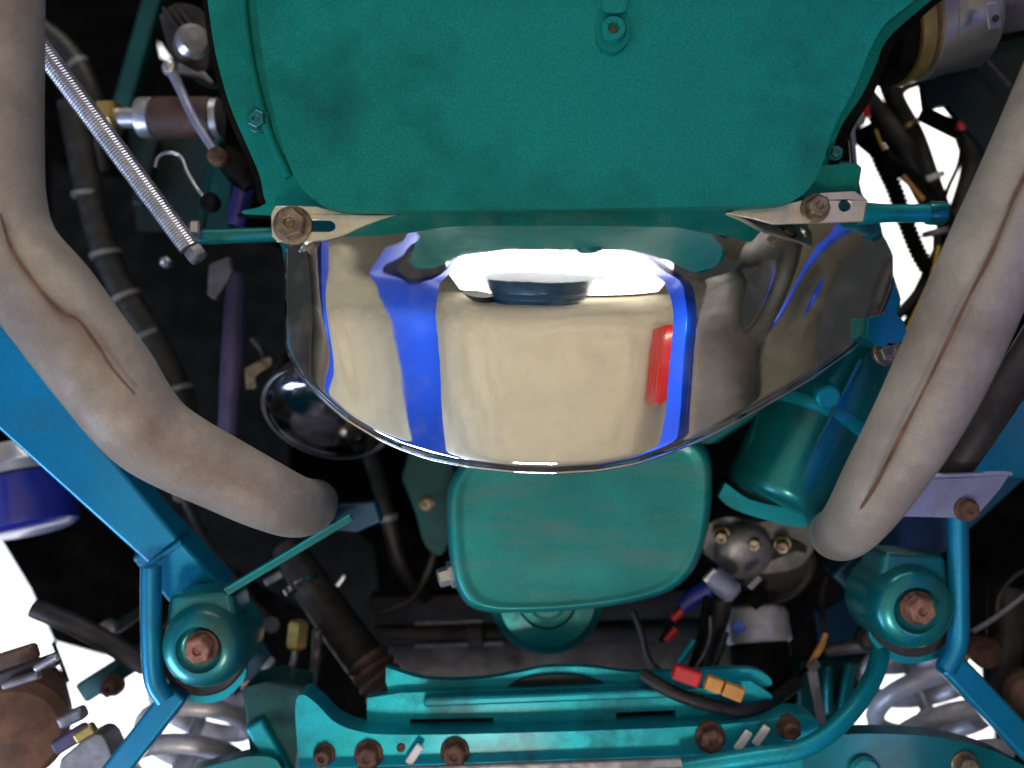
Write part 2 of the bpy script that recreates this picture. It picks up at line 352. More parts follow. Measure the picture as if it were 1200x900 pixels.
def sm(a, k=ker):
    p = len(k)//2; return np.convolve(np.pad(a, p, mode='reflect', reflect_type='odd'), k, 'valid')
Bx = sm(Bx); ytop = sm(ytop, np.ones(7)/7); ybot = sm(ybot, np.ones(5)/5)
yy = np.linspace(230, 570, 341)
Sy = np.interp(yy, [230, 246, 250, 280, 290, 320, 350, 366, 382, 400, 520, 545, 570], [.3, .6, 1.0, 1.0, .80, .70, .52, .26, .06, .0, -.04, -.10, -.15])
Hy = np.cumsum(Sy)*(yy[1]-yy[0])*.0007048; Hy = Hy-np.interp(248, yy, Hy)
k2 = np.exp(-np.linspace(-2.2, 2.2, 25)**2); k2 /= k2.sum(); Hy = sm(Hy, k2)
xf = np.linspace(300, 1080, 781); Bf = np.interp(xf, xs, Bx)
D0 = .772
YY = ytop[None, :]+(ybot-ytop)[None, :]*np.linspace(0, 1, NY)[:, None]; XX = np.repeat(xs[None, :], NY, 0)
kk = np.interp(YY, [240, 285, 325, 360, 420, 480, 560], [.70, .84, 1.16, 1.08, 1.0, .95, .82])
wx = np.exp(-((XX-650)/225)**6)
bb = np.interp(650+(XX-650)/(1+(kk-1)*wx), xf, Bf)
hh = np.interp(YY, yy, Hy)*bb
base = D0-.014*np.clip((Bx[None, :]-.45)/.4, 0, 1)
q = np.clip((XX-850)/196, 0, 1); ql = np.clip((385-XX)/50, 0, 1)
hh = base-hh+.052*q*q*(1.5-.5*q)+.016*ql*ql
def gk(sig):
    n = int(3*sig); g = np.exp(-.5*(np.arange(-n, n+1)/sig)**2); return g/g.sum()
kx, ky = gk(4.5), gk(3.0)
hh = np.array([sm(row, kx) for row in hh]); hh = np.array([sm(c_, ky) for c_ in hh.T]).T
hh = hh+.0022*np.exp(-((XX-905+(YY-330)*.45)/16)**2-((YY-340)/48)**2)-.0018*np.exp(-((XX-385-(YY-380)*.25)/14)**2-((YY-390)/60)**2)
hh = hh+.0010*np.exp(-((XX-945+(YY-350)*.5)/12)**2-((YY-350)/40)**2)+.006*np.exp(-((ybot[None, :]-YY)/5.0)**2)
verts = [P(XX[j, i], YY[j, i], hh[j, i]) for j in range(NY) for i in range(NX)]; faces = []
for j in range(NY-1):
    for i in range(NX-1):
        a = j*NX+i; faces.append((a, a+1, a+NX+1, a+NX))
bowl = link('bowl', verts, faces, 'chrome', t, smooth=180)
md = bowl.modifiers.new('thick', 'SOLIDIFY'); md.thickness = .0016; md.offset = 0
rim = [verts[(NY-1)*NX+i]+Vector((0, 0, .0005)) for i in range(4, NX-3, 3)]
sweep('rolled_rim', rim, .0017, 'chrome', t, n=10)
def arc(cx, cy, r, a0, a1, k=6):
    return [(cx+r*math.cos(R(a0+(a1-a0)*i/k)), cy+r*math.sin(R(a0+(a1-a0)*i/k))) for i in range(k+1)]
slot = arc(386, 265, 6.5, -90, 90)+arc(362, 265, 6.5, 90, 270)
plate('tab', [(317, 250), (322, 241), (372, 241), (380, 244), (400, 249), (440, 251), (496, 250), (496, 253), (462, 259), (425, 268), (404, 277), (392, 284), (384, 285), (374, 282), (366, 284), (325, 284), (318, 276)], .762, .0035, 'steel_tab', t, holes=[slot], bevel=.001, label='left mounting tab with a long slot')
hole = arc(990, 241, 7, 0, 330, 10)
plate('tab', [(860, 246), (900, 243), (940, 234), (962, 226), (1003, 224), (1017, 234), (1012, 260), (906, 263), (880, 256), (850, 250)], .762, .0035, 'steel_tab', t, holes=[hole], bevel=.001, label='right mounting tab with a round hole')
bolt(t, 343, 264, .7615, 23, 'old_bolt', h=.013)
bolt(t, 955, 244, .7615, 17, 'old_bolt', h=.013)

# ------------------------------------------------------------------ exhaust pipes
t = thing('exhaust_pipe', 'grey brown bent exhaust pipe sweeping down the left side of the picture', 'exhaust pipe', P(120, 400, .68), 'twin exhaust pipes')
cl = [(-30, -260, .66), (-13, -50, .66), (-13, 150, .66), (-9, 240, .66), (10, 296, .66), (54, 348, .66), (95, 403, .66), (127, 445, .665), (150, 478, .67), (177, 508, .68), (215, 532, .69), (259, 554, .70), (305, 577, .715), (340, 592, .745), (360, 594, .80), (368, 590, .88)]
tube('pipe', cl, [58, 58, 58, 58, 58, 58, 57, 56, 53, 50, 47, 44, 41, 37, 33, 28], 'exhaust', t, n=36, step=8)
tube('weld_seam', [(0, 250, .6255), (14, 292, .625), (44, 336, .6242), (70, 364, .6245), (92, 376, .6262), (112, 402, .6265), (132, 432, .629), (158, 462, .637)], [1.6, 2.2, 2.0, 2.6, 2.4, 2.6, 1.8, 1.2], 'weld', t, n=8, label='rust brown weld line along the pipe')
t = thing('exhaust_pipe', 'brown grey exhaust pipe with a long rusty weld line down the right side', 'exhaust pipe', P(1100, 400, .68), 'twin exhaust pipes')
cl = [(1330, -80, .66), (1262, 74, .66), (1208, 200, .66), (1163, 300, .66), (1108, 425, .665), (1068, 504, .67), (1030, 567, .68), (1006, 604, .70), (990, 622, .74), (980, 626, .80), (976, 620, .90)]
tube('pipe', cl, [54, 54, 54, 54, 53, 49, 43, 37, 33, 30, 28], 'exhaust', t, n=36, step=8)
tube('weld_seam', [(1262, 100, .628), (1196, 215, .6275), (1180, 252, .6265), (1160, 300, .6275), (1134, 350, .627), (1114, 392, .628), (1096, 430, .631), (1076, 470, .634), (1058, 505, .638), (1038, 545, .645), (1022, 575, .654), (1006, 600, .668)], [2.2, 2.6, 1.8, 2.6, 2.0, 2.8, 2.2, 1.7, 2.5, 2.0, 2.4, 1.4], 'weld', t, n=8, label='rust brown weld line along the pipe')
t = thing('brake_line', 'dark grey pipe running parallel behind the right exhaust pipe', 'pipe', P(1160, 470, .80))
tube('line', [(1290, 270, .80), (1215, 400, .80), (1150, 500, .80), (1096, 575, .82)], 21, 'dark_steel', t, n=16)

# ------------------------------------------------------------------ suspension frames, left and right
t = thing('frame_arm', 'bright blue box section arm crossing the left edge below the exhaust pipe', 'frame arm', P(110, 560, .82))
def beam(name, a, b, wpx, hm, m, parent, bevel=.004, label=None):
    """box section from (x,y,d) to (x,y,d); wpx wide in the photograph, hm metres deep"""
    A = P(*a); B = P(*b); ax = (B-A).normalized(); side = ax.cross(Vector((0, 0, 1))).normalized(); up = side.cross(ax).normalized()
    if up.z < 0: up = -up
    w1, w2 = (wpx if hasattr(wpx, '__len__') else (wpx, wpx)); v = []
    for c, ww, d in ((A, w1, a[2]), (B, w2, b[2])):
        hw = ww*d/F/2
        v += [c-side*hw, c+side*hw, c+side*hw+up*hm, c-side*hw+up*hm]
    f = [(0, 1, 2, 3), (7, 6, 5, 4), (0, 4, 5, 1), (1, 5, 6, 2), (2, 6, 7, 3), (3, 7, 4, 0)]
    return link(name, v, f, m, parent, bevel=bevel, label=label)
beam('arm', (-60, 385, .80), (192, 648, .82), (100, 46), .04, 'blue', t)
beam('lower_arm', (178, 640, .828), (246, 716, .86), (58, 62), .04, 'blue', t)
beam('weld_bead', (170, 664, .812), (212, 636, .812), 6, .006, 'blue', t, .0015)
tube('stay', [(177, 664, .80), (177, 742, .80), (181, 796, .80), (194, 820, .80)], 12, 'blue', t, n=14)
beam('diagonal_stay', (206, 812, .80), (118, 925, .80), 30, .02, 'blue', t, .004)
t = thing('frame_arm', 'blue arm with a vertical stay at the right edge beside the spring', 'frame arm', P(1120, 650, .82))
beam('arm', (1280, 430, .86), (1000, 700, .90), (90, 70), .04, 'dark_blue', t)
tube('stay', [(1122, 604, .80), (1123, 700, .80), (1122, 752, .80), (1108, 784, .80)], 12, 'blue', t, n=14)
beam('diagonal_stay', (1116, 778, .80), (1222, 890, .80), 32, .02, 'blue', t, .004)
plate('upper_gusset', [(1200, 470), (1240, 470), (1240, 560), (1090, 560), (1120, 535)], .86, .02, 'blue', t)
t = thing('steel_bracket', 'pale lavender steel strip bracket on top of the right stay', 'bracket', P(1110, 580, .79))
plate('strip', [(1050, 562), (1120, 560), (1184, 556), (1172, 574), (1146, 604), (1120, 607), (1040, 605)], .785, .004, 'lavender', t, bevel=.001)
plate('turned_edge', [(1052, 558), (1186, 553), (1188, 557), (1052, 562)], .778, .012, 'zinc', t, bevel=.0008)
bolt(t, 1132, 597, .784, 14, 'rust', h=.010)

def cup(x, y, lab, s):
    t = thing('spring_cup', lab, 'spring cup', P(x, y, .84), 'teal cups over the coil springs')
    r = .80/F
    lathe('cup', P(x, y, .79), DOWN, [(52*r, -.060), (51*r, -.030), (50*r, -.026), (49*r, -.010), (45*r, -.001), (40*r, .004), (27*r, .005), (24*r, .001), (20*r, .000)], 'teal', t, n=48, smooth=50)
    lathe('seat_ring', P(x, y+3, .812), DOWN, [(52*r, -.012), (55*r, -.010), (55*r, -.003), (52*r, .0)], 'dark_steel', t, n=48)
    plate('neck', [(x-38*s, y-62), (x+36*s, y-66), (x+44*s, y-20), (x+30*s, y+8), (x-30*s, y+8), (x-44*s, y-10)], .80, .05, 'teal', t, bevel=.006)
    bolt(t, x+2, y-2, .787, 20, 'rust_head', h=.014, m2='rust')
    plate('seat_lip', catmull([(x-48*s, y+20), (x-30*s, y+42), (x, y+50), (x+34*s, y+42), (x+50*s, y+16), (x+52*s, y+34), (x+30*s, y+58), (x, y+64), (x-40*s, y+54)], 3), .83, .006, 'teal_bright', t, bevel=.002)
cup(235, 760, 'teal cup with a rusty bolt over the left coil spring', 1)
cup(1072, 714, 'teal cup with a rusty bolt over the right coil spring', -1)

def spring(a, b, lab):
    t = thing('coil_spring', lab, 'coil spring', a, 'front coil springs')
    a = Vector(a); b = Vector(b)
    coil('coil', a, b, .052, .0095, 4.6, 'spring_paint', t, n=14, phase=1.0)
    ax = (b-a).normalized()
    sweep('damper_body', [a.lerp(b, .0), a.lerp(b, .55)], .011, 'spring_paint', t, n=20)
    sweep('damper_rod', [a.lerp(b, .54), b], .007, 'zinc', t, n=14)
spring(P(186, 985, .86), P(252, 788, .98), 'thick grey coil spring low at the left against white light')
spring(P(1136, 950, .86), P(1052, 750, .98), 'thick grey coil spring low at the right against white light')

# ------------------------------------------------------------------ crossmember along the bottom
t = thing('crossmember', 'bright teal front crossmember along the bottom of the picture', 'crossmember', P(650, 860, .86))
low = catmull([(350, 960), (350, 900), (346, 830), (354, 814), (372, 826), (392, 846), (420, 857), (460, 861), (560, 860), (700, 856), (800, 852), (880, 846), (935, 838), (960, 850), (940, 890), (960, 960)], 5)
plate('lower_flange', low, .80, .03, 'teal_bright', t, bevel=.003)
face = [(478, 822), (640, 815), (800, 806), (800, 900), (478, 900)]
slots = [[(466+14, 843), (578, 841), (579, 851), (482, 853)], [(722, 835), (792, 832), (792, 843), (722, 846)]]
plate('web', [(430, 818), (470, 812), (640, 806), (880, 798), (905, 815), (905, 880), (430, 880)], .825, .012, 'teal_bright', t, holes=slots, bevel=.002)
up = catmull([(452, 782), (500, 796), (560, 796), (610, 788), (640, 782), (690, 782), (740, 788), (800, 787), (880, 784), (905, 800), (880, 806), (760, 808), (600, 812), (470, 816), (452, 800)], 4)
plate('upper_flange', up, .835, .01, 'teal_bright', t, bevel=.003)
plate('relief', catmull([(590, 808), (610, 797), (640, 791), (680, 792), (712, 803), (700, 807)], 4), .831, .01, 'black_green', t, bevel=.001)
beam('ridge', (496, 824, .812), (872, 810, .812), 11, .012, 'teal_bright', t, .003)
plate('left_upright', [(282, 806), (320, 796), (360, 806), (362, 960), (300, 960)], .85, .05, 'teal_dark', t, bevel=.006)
beam('left_brace', (296, 848, .84), (340, 930, .84), 24, .02, 'teal_bright', t, .004)
beam('front_strip', (300, 912, .785), (850, 893, .785), 12, .006, 'grey_steel', t, .002)
beam('right_strip', (845, 892, .785), (930, 886, .785), 16, .006, 'teal_bright', t, .002)
for x, y, r in ((380, 884, 13), (432, 884, 17), (533, 881, 17), (832, 864, 18), (924, 852, 14)): bolt(t, x, y, .799, r, 'rust', h=.012)
for x, y in ((486, 884), (872, 868), (893, 862)):
    beam('clip', (x-8, y+12, .79), (x+7, y-10, .79), 10, .004, 'white_plastic', t, .0015)
tube('bent_tube', [(1034, 756, .84), (1022, 796, .82), (990, 842, .79), (944, 876, .775), (880, 888, .775), (800, 900, .78)], 11, 'teal_bright', t, n=16)
lathe('rust_spot_plug', P(470, 876, .80), DOWN, [(.004, -.002), (.004, .001), (.002, .002)], 'rust', t, n=10)
t = thing('lower_control_arm', 'broad teal lower arm in the bottom right corner below the spring', 'control arm', P(1060, 890, .86))
arm = catmull([(930, 900), (960, 868), (1000, 860), (1080, 862), (1140, 872), (1190, 892), (1240, 930), (1240, 1000), (930, 1000)], 4)
plate('arm', arm, .81, .022, 'teal', t, bevel=.010, seg=5)
lathe('bushing', P(1012, 902, .81), DOWN, [(.014, -.01), (.014, .004), (.011, .007), (.006, .007)], 'teal_bright', t)
bolt(t, 1130, 896, .81, 16, 'old_bolt', h=.012)
t = thing('lower_control_arm', 'teal lower arm at the bottom edge below the left spring', 'control arm', P(250, 895, .86))
plate('arm', catmull([(220, 905), (260, 894), (300, 886), (330, 900), (330, 980), (220, 980)], 4), .83, .02, 'teal', t, bevel=.006)
t = thing('rack_guard', 'dark grey ribbed steering rack lying across behind the teal sump', 'steering rack', P(600, 750, 1.0))
plate('guard', [(430, 700), (860, 690), (860, 800), (470, 806), (440, 770)], 1.02, .03, 'dark_steel', t, bevel=.004)
tube('rack_tube', [(440, 745, .985), (640, 742, .985), (860, 736, .985)], 13, 'dark_steel', t)
beam('top_rail', (486, 731, .97), (566, 728, .97), 5, .006, 'grey_steel', t, .001)
beam('bottom_rail', (486, 758, .97), (590, 754, .97), 5, .006, 'grey_steel', t, .001)
lathe('collar', P(548, 742, .98), (1, 0, 0), [(.012, 0), (.017, .002), (.017, .016), (.012, .018)], 'dark_steel', t)
tube('cable', [(742, 715, .95), (752, 742, .95), (762, 775, .95), (790, 798, .95)], 3.5, 'dark_steel', t, n=8)

# ------------------------------------------------------------------ front sump (rounded block) and drum
t = thing('front_sump', 'rounded teal sump box right below the chrome cover', 'sump', P(680, 620, .86))
verts = []; faces = []; n = 72
ol = catmull([(524, 590), (532, 556), (562, 530), (640, 522), (740, 520), (800, 512), (830, 530), (834, 580), (826, 636), (806, 676), (770, 698), (700, 712), (620, 718), (566, 716), (541, 700), (528, 660)], 6, closed=True)
c = (680, 620); n = len(ol)
rings = [(1.0, .93), (1.0, .825), (.992, .800), (.98, .791), (.955, .7875), (.93, .7875), (.90, .7893), (.86, .790), (.55, .790), (.25, .790)]
for sc, dd in rings:
    for x, y in ol:
        verts.append(P(c[0]+(x-c[0])*sc, c[1]+(y-c[1])*sc, dd+.000012*(y-c[1])*-1*1.2))
for i in range(len(rings)-1):
    for j in range(n): faces.append((i*n+j, i*n+(j+1) % n, (i+1)*n+(j+1) % n, (i+1)*n+j))
faces.append(tuple(range((len(rings)-1)*n, len(rings)*n))); faces.append(tuple(range(n))[::-1])
link('sump_box', verts, faces, 'teal_dull', t, smooth=60)
lathe('side_plug', P(534, 672, .83), (-1, .25, -.2), [(.010, 0), (.0125, .002), (.0125, .006), (.009, .007), (.0085, .016), (.006, .017)], 'zinc', t, n=6)
lathe('blind_plug', P(824, 563, .80), DOWN, [(.006, -.004), (.006, .002), (.004, .004)], 'teal_bright', t, n=18)
t = thing('pulley_drum', 'teal round drum peeking out under the front sump', 'drum', P(640, 710, .9))
lathe('drum', P(641, 702, .90), DOWN, [(.058, -.07), (.060, -.02), (.058, -.008), (.050, .0), (.048, .003), (.030, .004), (.028, .0), (.01, .0)], 'teal', t, n=56)
lathe('hub', P(641, 702, .893), DOWN, [(.02, 0), (.02, .006), (.016, .009), (.004, .009)], 'teal_dull', t)

# ------------------------------------------------------------------ starter motor
t = thing('starter_motor', 'teal starter motor slanting down beside the right exhaust pipe', 'starter motor', P(930, 500, .86))
A = P(985, 412, .88); B = P(905, 590, .86); ax = (B-A).normalized(); L = (B-A).length
lathe('motor_body', A, ax, [(.050, 0), (.054, .006), (.054, L*.40), (.050, L*.42), (.0495, L*.93), (.047, L*.97), (.040, L), (.01, L+.002)], 'teal', t, n=48)
lathe('body_band', A+ax*(L*.42), ax, [(.050, -.004), (.0555, -.003), (.0565, .002), (.0555, .007), (.050, .008)], 'teal_bright', t, n=48)
beam('rib', (1010, 420, .815), (958, 520, .812), 5, .006, 'teal', t, .001)
lathe('end_stud', P(968, 462, .82), (-.1, .25, -1), [(.011, -.02), (.011, .010), (.009, .012), (.004, .012)], 'teal_bright', t, n=20)
plate('mount_ear', catmull([(850, 566), (880, 586), (925, 596), (952, 604), (940, 618), (900, 610), (858, 596), (842, 582)], 3), .84, .01, 'teal_bright', t, bevel=.002)
t = thing('heat_shield', 'small pale grey shield between the starter motor and the exhaust pipe', 'heat shield', P(975, 560, .87))
plate('shield', [(990, 530), (998, 524), (1000, 560), (984, 600), (962, 596), (970, 566)], .86, .004, 'lavender', t, bevel=.001)

# ------------------------------------------------------------------ chrome canister left
t = thing('chrome_filter', 'round chrome canister tucked between the left exhaust pipe and the chrome cover', 'canister', P(380, 500, .86))
ax = Vector((-.12, .75, -.75)).normalized()
lathe('can', P(384, 482, .90), ax, [(.060, -.06), (.064, -.02), (.064, .0), (.060, .010), (.050, .014), (.030, .016), (.012, .0165)], 'dark_chrome', t, n=64, smooth=60)
lathe('can_lip', P(384, 484, .905), ax, [(.0635, -.003), (.067, -.001), (.067, .004), (.0635, .006)], 'grey_steel', t, n=64)

# ------------------------------------------------------------------ left side rods, hoses, fittings
t = thing('threaded_rod', 'shiny threaded steel rod leaning from the left exhaust pipe to the teal bar', 'threaded rod', P(130, 175, .8))
threaded('rod', P(36, 40, .78), P(222, 290, .80), 12.5*.79/F, .0026, 'zinc', t, depth=.07)
lathe('end_nut', P(228, 296, .80), Vector((.6, .8, 0)), [(.008, -.004), (.0095, -.002), (.0095, .006), (.007, .008)], 'grey_steel', t, n=6)
t = thing('steering_link', 'dull purple link rod hanging upright left of the chrome cover', 'link rod', P(272, 400, .92))
tube('rod', [(276, 320, .92), (276, 350, .92), (272, 420, .92), (266, 512, .92)], [7, 12, 13, 11], 'purple', t, n=16)
plate('fork', [(244, 310), (268, 300), (272, 322), (252, 352), (242, 345)], .915, .012, 'grey_steel', t, bevel=.002)
t = thing('short_link', 'short violet blue link above the teal bar on the left', 'link rod', P(283, 230, .88))
tube('rod', [(292, 196, .88), (285, 225, .88), (276, 264, .88)], [9, 12, 10], 'violet', t, n=16)
tube('boot', [(262, 180, .87), (280, 200, .87), (296, 218, .87)], [14, 17, 12], 'black', t, n=18)
t = thing('dark_hose', 'long black hose with pale clips running beside the left exhaust pipe', 'hose', P(140, 320, 1.0))
tube('hose', [(84, 120, 1.0), (100, 200, 1.0), (122, 290, 1.0), (150, 350, 1.0), (182, 402, 1.0), (212, 470, 1.0), (222, 560, 1.0)], 16, 'rubber', t, n=18)
for x, y, a in ((103, 228, .1), (124, 298, .25), (148, 348, .45), (174, 393, .45), (208, 456, .3)):
    lathe('hose_clip', P(x, y, 1.0), Vector((math.sin(a), math.cos(a), 0)), [(.0152, -.003), (.0172, -.0025), (.0172, .0025), (.0152, .003)], 'grey_steel', t, n=24)
t = thing('brass_fitting', 'brass pipe fitting with a brown hose behind the threaded rod', 'pipe fitting', P(170, 138, .9))
A = P(118, 138, .90); ax = Vector((1, 0, 0))
lathe('hex_nut', A, ax, [(.016, 0), (.0185, .002), (.0185, .016), (.016, .018)], 'brass', t, n=6)
lathe('ferrule', A, ax, [(.010, .016), (.010, .038), (.019, .039), (.020, .042), (.020, .052), (.018, .054)], 'zinc', t)
lathe('hose_stub', A, ax, [(.019, .054), (.0205, .058), (.0205, .112), (.018, .114)], 'brown_hose', t)
lathe('end_ring', P(253, 138, .9), (1, .0, 0), [(.012, -.004), (.019, -.003), (.019, .004), (.012, .005)], 'zinc', t)
t = thing('engine_mount', 'grey cast engine mount with a shiny bushing at the top left beside the oil pan', 'engine mount', P(218, 40, .95))
plate('casting', catmull([(186, 18), (206, 4), (234, 10), (244, 34), (244, 74), (236, 86), (212, 78), (197, 58)], 3), .93, .05, 'dark_steel', t, bevel=.006)
lathe('bushing', P(226, 50, .925), Vector((.5, 0, -1)), [(.018, -.02), (.018, .004), (.013, .010), (.006, .010)], 'zinc', t)
plate('arm', [(208, 72), (230, 84), (238, 82), (250, 96), (246, 98), (234, 90), (206, 84)], .92, .01, 'grey_steel', t, bevel=.002)
for k in range(3): beam('fin', (190+k*9, 8, .92), (208+k*9, 32, .92), 3.5, .01, 'dark_steel', t, .0006)
t = thing('throttle_rod', 'slim grey rod slanting down from the engine mount', 'rod', P(225, 130, .86))
tube('rod', [(198, 76, .87), (212, 106, .87), (228, 140, .86), (252, 178, .85)], [7, 5.5, 5.5, 5], 'lavender', t, n=12)
lathe('ball_end', P(199, 80, .87), DOWN, [(.002, -.008), (.006, -.006), (.008, 0), (.006, .005), (.002, .007)], 'zinc', t, n=16)
lathe('socket', P(255, 184, .85), DOWN, [(.006, -.006), (.009, -.004), (.009, .004), (.005, .007)], 'rust', t, n=16)
t = thing('wire_hook', 'thin bent steel wire with a looped end below the brass fitting', 'wire', P(215, 200, .86))
tube('wire', [(182, 196, .88), (186, 184, .88), (198, 179, .88), (212, 184, .88), (220, 202, .87), (232, 222, .86), (246, 236, .86)], 2.0, 'zinc', t, n=8)
lathe('ball_joint', P(247, 238, .855), DOWN, [(.003, -.006), (.009, -.004), (.010, .002), (.006, .007)], 'black', t, n=16)
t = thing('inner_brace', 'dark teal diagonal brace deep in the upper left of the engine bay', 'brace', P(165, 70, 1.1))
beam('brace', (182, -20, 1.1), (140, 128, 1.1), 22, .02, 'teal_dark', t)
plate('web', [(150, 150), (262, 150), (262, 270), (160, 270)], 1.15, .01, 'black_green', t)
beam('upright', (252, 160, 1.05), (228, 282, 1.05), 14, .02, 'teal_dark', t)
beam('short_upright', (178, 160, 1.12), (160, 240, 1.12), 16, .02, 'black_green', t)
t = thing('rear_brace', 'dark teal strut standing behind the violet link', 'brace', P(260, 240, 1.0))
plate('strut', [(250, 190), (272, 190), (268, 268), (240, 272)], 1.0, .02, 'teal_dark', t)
t = thing('bracket_clamp', 'pale metal clamp beside the purple link rod', 'clamp', P(298, 440, .95))
plate('clamp', catmull([(286, 432), (300, 424), (316, 418), (318, 428), (300, 440), (300, 454), (288, 456)], 3), .95, .008, 'old_bolt', t, bevel=.002)
tube('stem', [(296, 396, .97), (308, 412, .97), (312, 432, .97)], 4, 'dark_steel', t, n=10)
t = thing('clip_nut', 'small shiny nut on the dark wall left of the purple link', 'nut', P(193, 307, .95))
lathe('nut', P(193, 307, .95), DOWN, [(.005, -.01), (.006, .0), (.004, .002)], 'zinc', t, n=6)
lathe('stud', P(193, 307, .948), DOWN, [(.0025, 0), (.0025, .006), (.001, .007)], 'zinc', t, n=8)
t = thing('flat_stay', 'thin teal flat stay below the end of the left exhaust pipe', 'stay', P(340, 650, .80))
beam('stay', (264, 694, .80), (412, 606, .82), 10, .014, 'teal', t, .001)
beam('bright_edge', (266, 690, .794), (410, 603, .814), 2.2, .002, 'teal_bright', t, .0004)
plate('end_bracket', [(392, 592), (440, 588), (447, 612), (420, 624), (388, 622)], .85, .02, 'dark_blue', t, bevel=.003)
t = thing('tie_strut', 'teal strut with a rusty bolt crossing the white gap at the lower left', 'strut', P(120, 770, .95))
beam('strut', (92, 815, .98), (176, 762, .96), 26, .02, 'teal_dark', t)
beam('rail', (118, 748, .99), (184, 704, .98), 12, .01, 'black_green', t, .002)
bolt(t, 133, 803, .97, 13, 'rust', h=.016)
lathe('grey_pad', P(126, 738, .98), DOWN, [(.010, -.006), (.010, .004), (.006, .006)], 'grey_steel', t, n=16)
t = thing('dark_link', 'dark violet grey rod slanting across the white gap at the left', 'link rod', P(110, 745, .92))
tube('rod', [(40, 712, .92), (100, 738, .92), (172, 780, .92)], 12, 'dark_steel', t, n=16)
tube('support_wire', [(62, 752, 1.0), (72, 778, 1.0), (80, 800, 1.0)], 3, 'black', t, n=8)

t = thing('brake_assembly', 'brown cast hub with dirty grey clamps in the lower left corner', 'hub', P(30, 850, .82))
lathe('hub_drum', P(12, 858, .86), Vector((.4, .1, -1)), [(.044, -.08), (.052, -.03), (.052, .0), (.044, .010), (.02, .016), (.004, .017)], 'brown_cast', t, n=48)
beam('clamp', (-10, 800, .80), (64, 774, .80), 16, .012, 'dark_steel', t, .003)
beam('clamp', (-10, 780, .82), (40, 764, .82), 20, .012, 'brown_cast', t, .004)
beam('pin', (38, 786, .78), (66, 770, .78), 9, .008, 'zinc', t, .003)
beam('lug', (0, 806, .79), (44, 792, .79), 10, .010, 'grey_steel', t, .003)
beam('lug', (66, 850, .82), (96, 836, .82), 16, .014, 'grey_steel', t, .004)
beam('purple_lug', (60, 880, .80), (100, 856, .80), 18, .012, 'purple', t, .004)
beam('brass_lug', (86, 868, .79), (108, 854, .79), 14, .010, 'brass', t, .003)
plate('knuckle', catmull([(70, 890), (110, 860), (130, 878), (128, 930), (60, 940)], 3), .84, .03, 'grey_steel', t, bevel=.006)
t = thing('shock_tube', 'navy blue tube with a silver band at the left edge under the blue arm', 'shock absorber', P(25, 580, .90))
ax = Vector((-.25, -.95, .18)).normalized()
lathe('blue_tube', P(34, 618, .93), ax, [(.040, -.004), (.048, .0), (.050, .006), (.050, .050), (.046, .052)], 'navy', t, n=40)
lathe('silver_band', P(34, 618, .93), ax, [(.046, .052), (.050, .054), (.050, .064), (.044, .066), (.040, .085), (.03, .086)], 'zinc', t, n=40)

# steering shaft with rubber boot
t = thing('steering_shaft', 'dark steering shaft with a brown ribbed rubber boot slanting to the crossmember', 'steering shaft', P(420, 760, .95))
tube('shaft', [(336, 640, .98), (368, 690, .96), (410, 750, .93), (440, 790, .91)], [18, 22, 24, 24], 'dark_steel', t, n=24)
corrugated('boot', [(430, 772, .90), (450, 804, .89), (474, 838, .88)], 27, 'brown_hose', t, rib=.011, depth=.17, n=28)
lathe('joint', P(478, 842, .87), Vector((.5, .8, -.1)), [(.014, 0), (.019, .003), (.019, .014), (.013, .018)], 'dark_steel', t)
lathe('collar_ring', P(352, 684, .93), Vector((.5, .8, -.2)), [(.015, -.004), (.0185, -.002), (.0185, .004), (.015, .006)], 'chrome', t)
beam('pinch_bolt', (394, 688, .93), (404, 674, .93), 6, .006, 'zinc', t, .002)
beam('dark_plate', (310, 684, .93), (330, 672, .93), 9, .006, 'grey_steel', t, .002)
t = thing('brass_valve', 'brass union on a bent steel pipe right of the left cup', 'valve', P(345, 745, .9))
lathe('union', P(350, 728, .90), Vector((-.1, 1, 0)), [(.008, 0), (.011, .003), (.011, .024), (.007, .028)], 'brass', t, n=6)
tube('pipe', [(346, 762, .90), (342, 780, .90), (326, 796, .90), (300, 800, .89), (268, 802, .88)], 4.5, 'zinc', t, n=10)
tube('hose', [(372, 738, .92), (370, 774, .92), (362, 820, .86), (352, 900, .82)], 6, 'grey_steel', t, n=10)
lathe('union_nut', P(270, 802, .875), Vector((1, 0, 0)), [(.008, -.008), (.011, -.006), (.011, .006), (.008, .008)], 'purple', t, n=6)
t = thing('blue_gusset', 'dark blue triangular gusset plate right of the left cup', 'gusset', P(300, 760, .92))
plate('gusset', [(282, 720), (296, 732), (332, 792), (318, 808), (272, 806), (272, 760)], .93, .012, 'dark_blue', t, bevel=.003)
beam('weld_tag', (308, 786, .922), (320, 772, .922), 8, .004, 'zinc', t, .001)

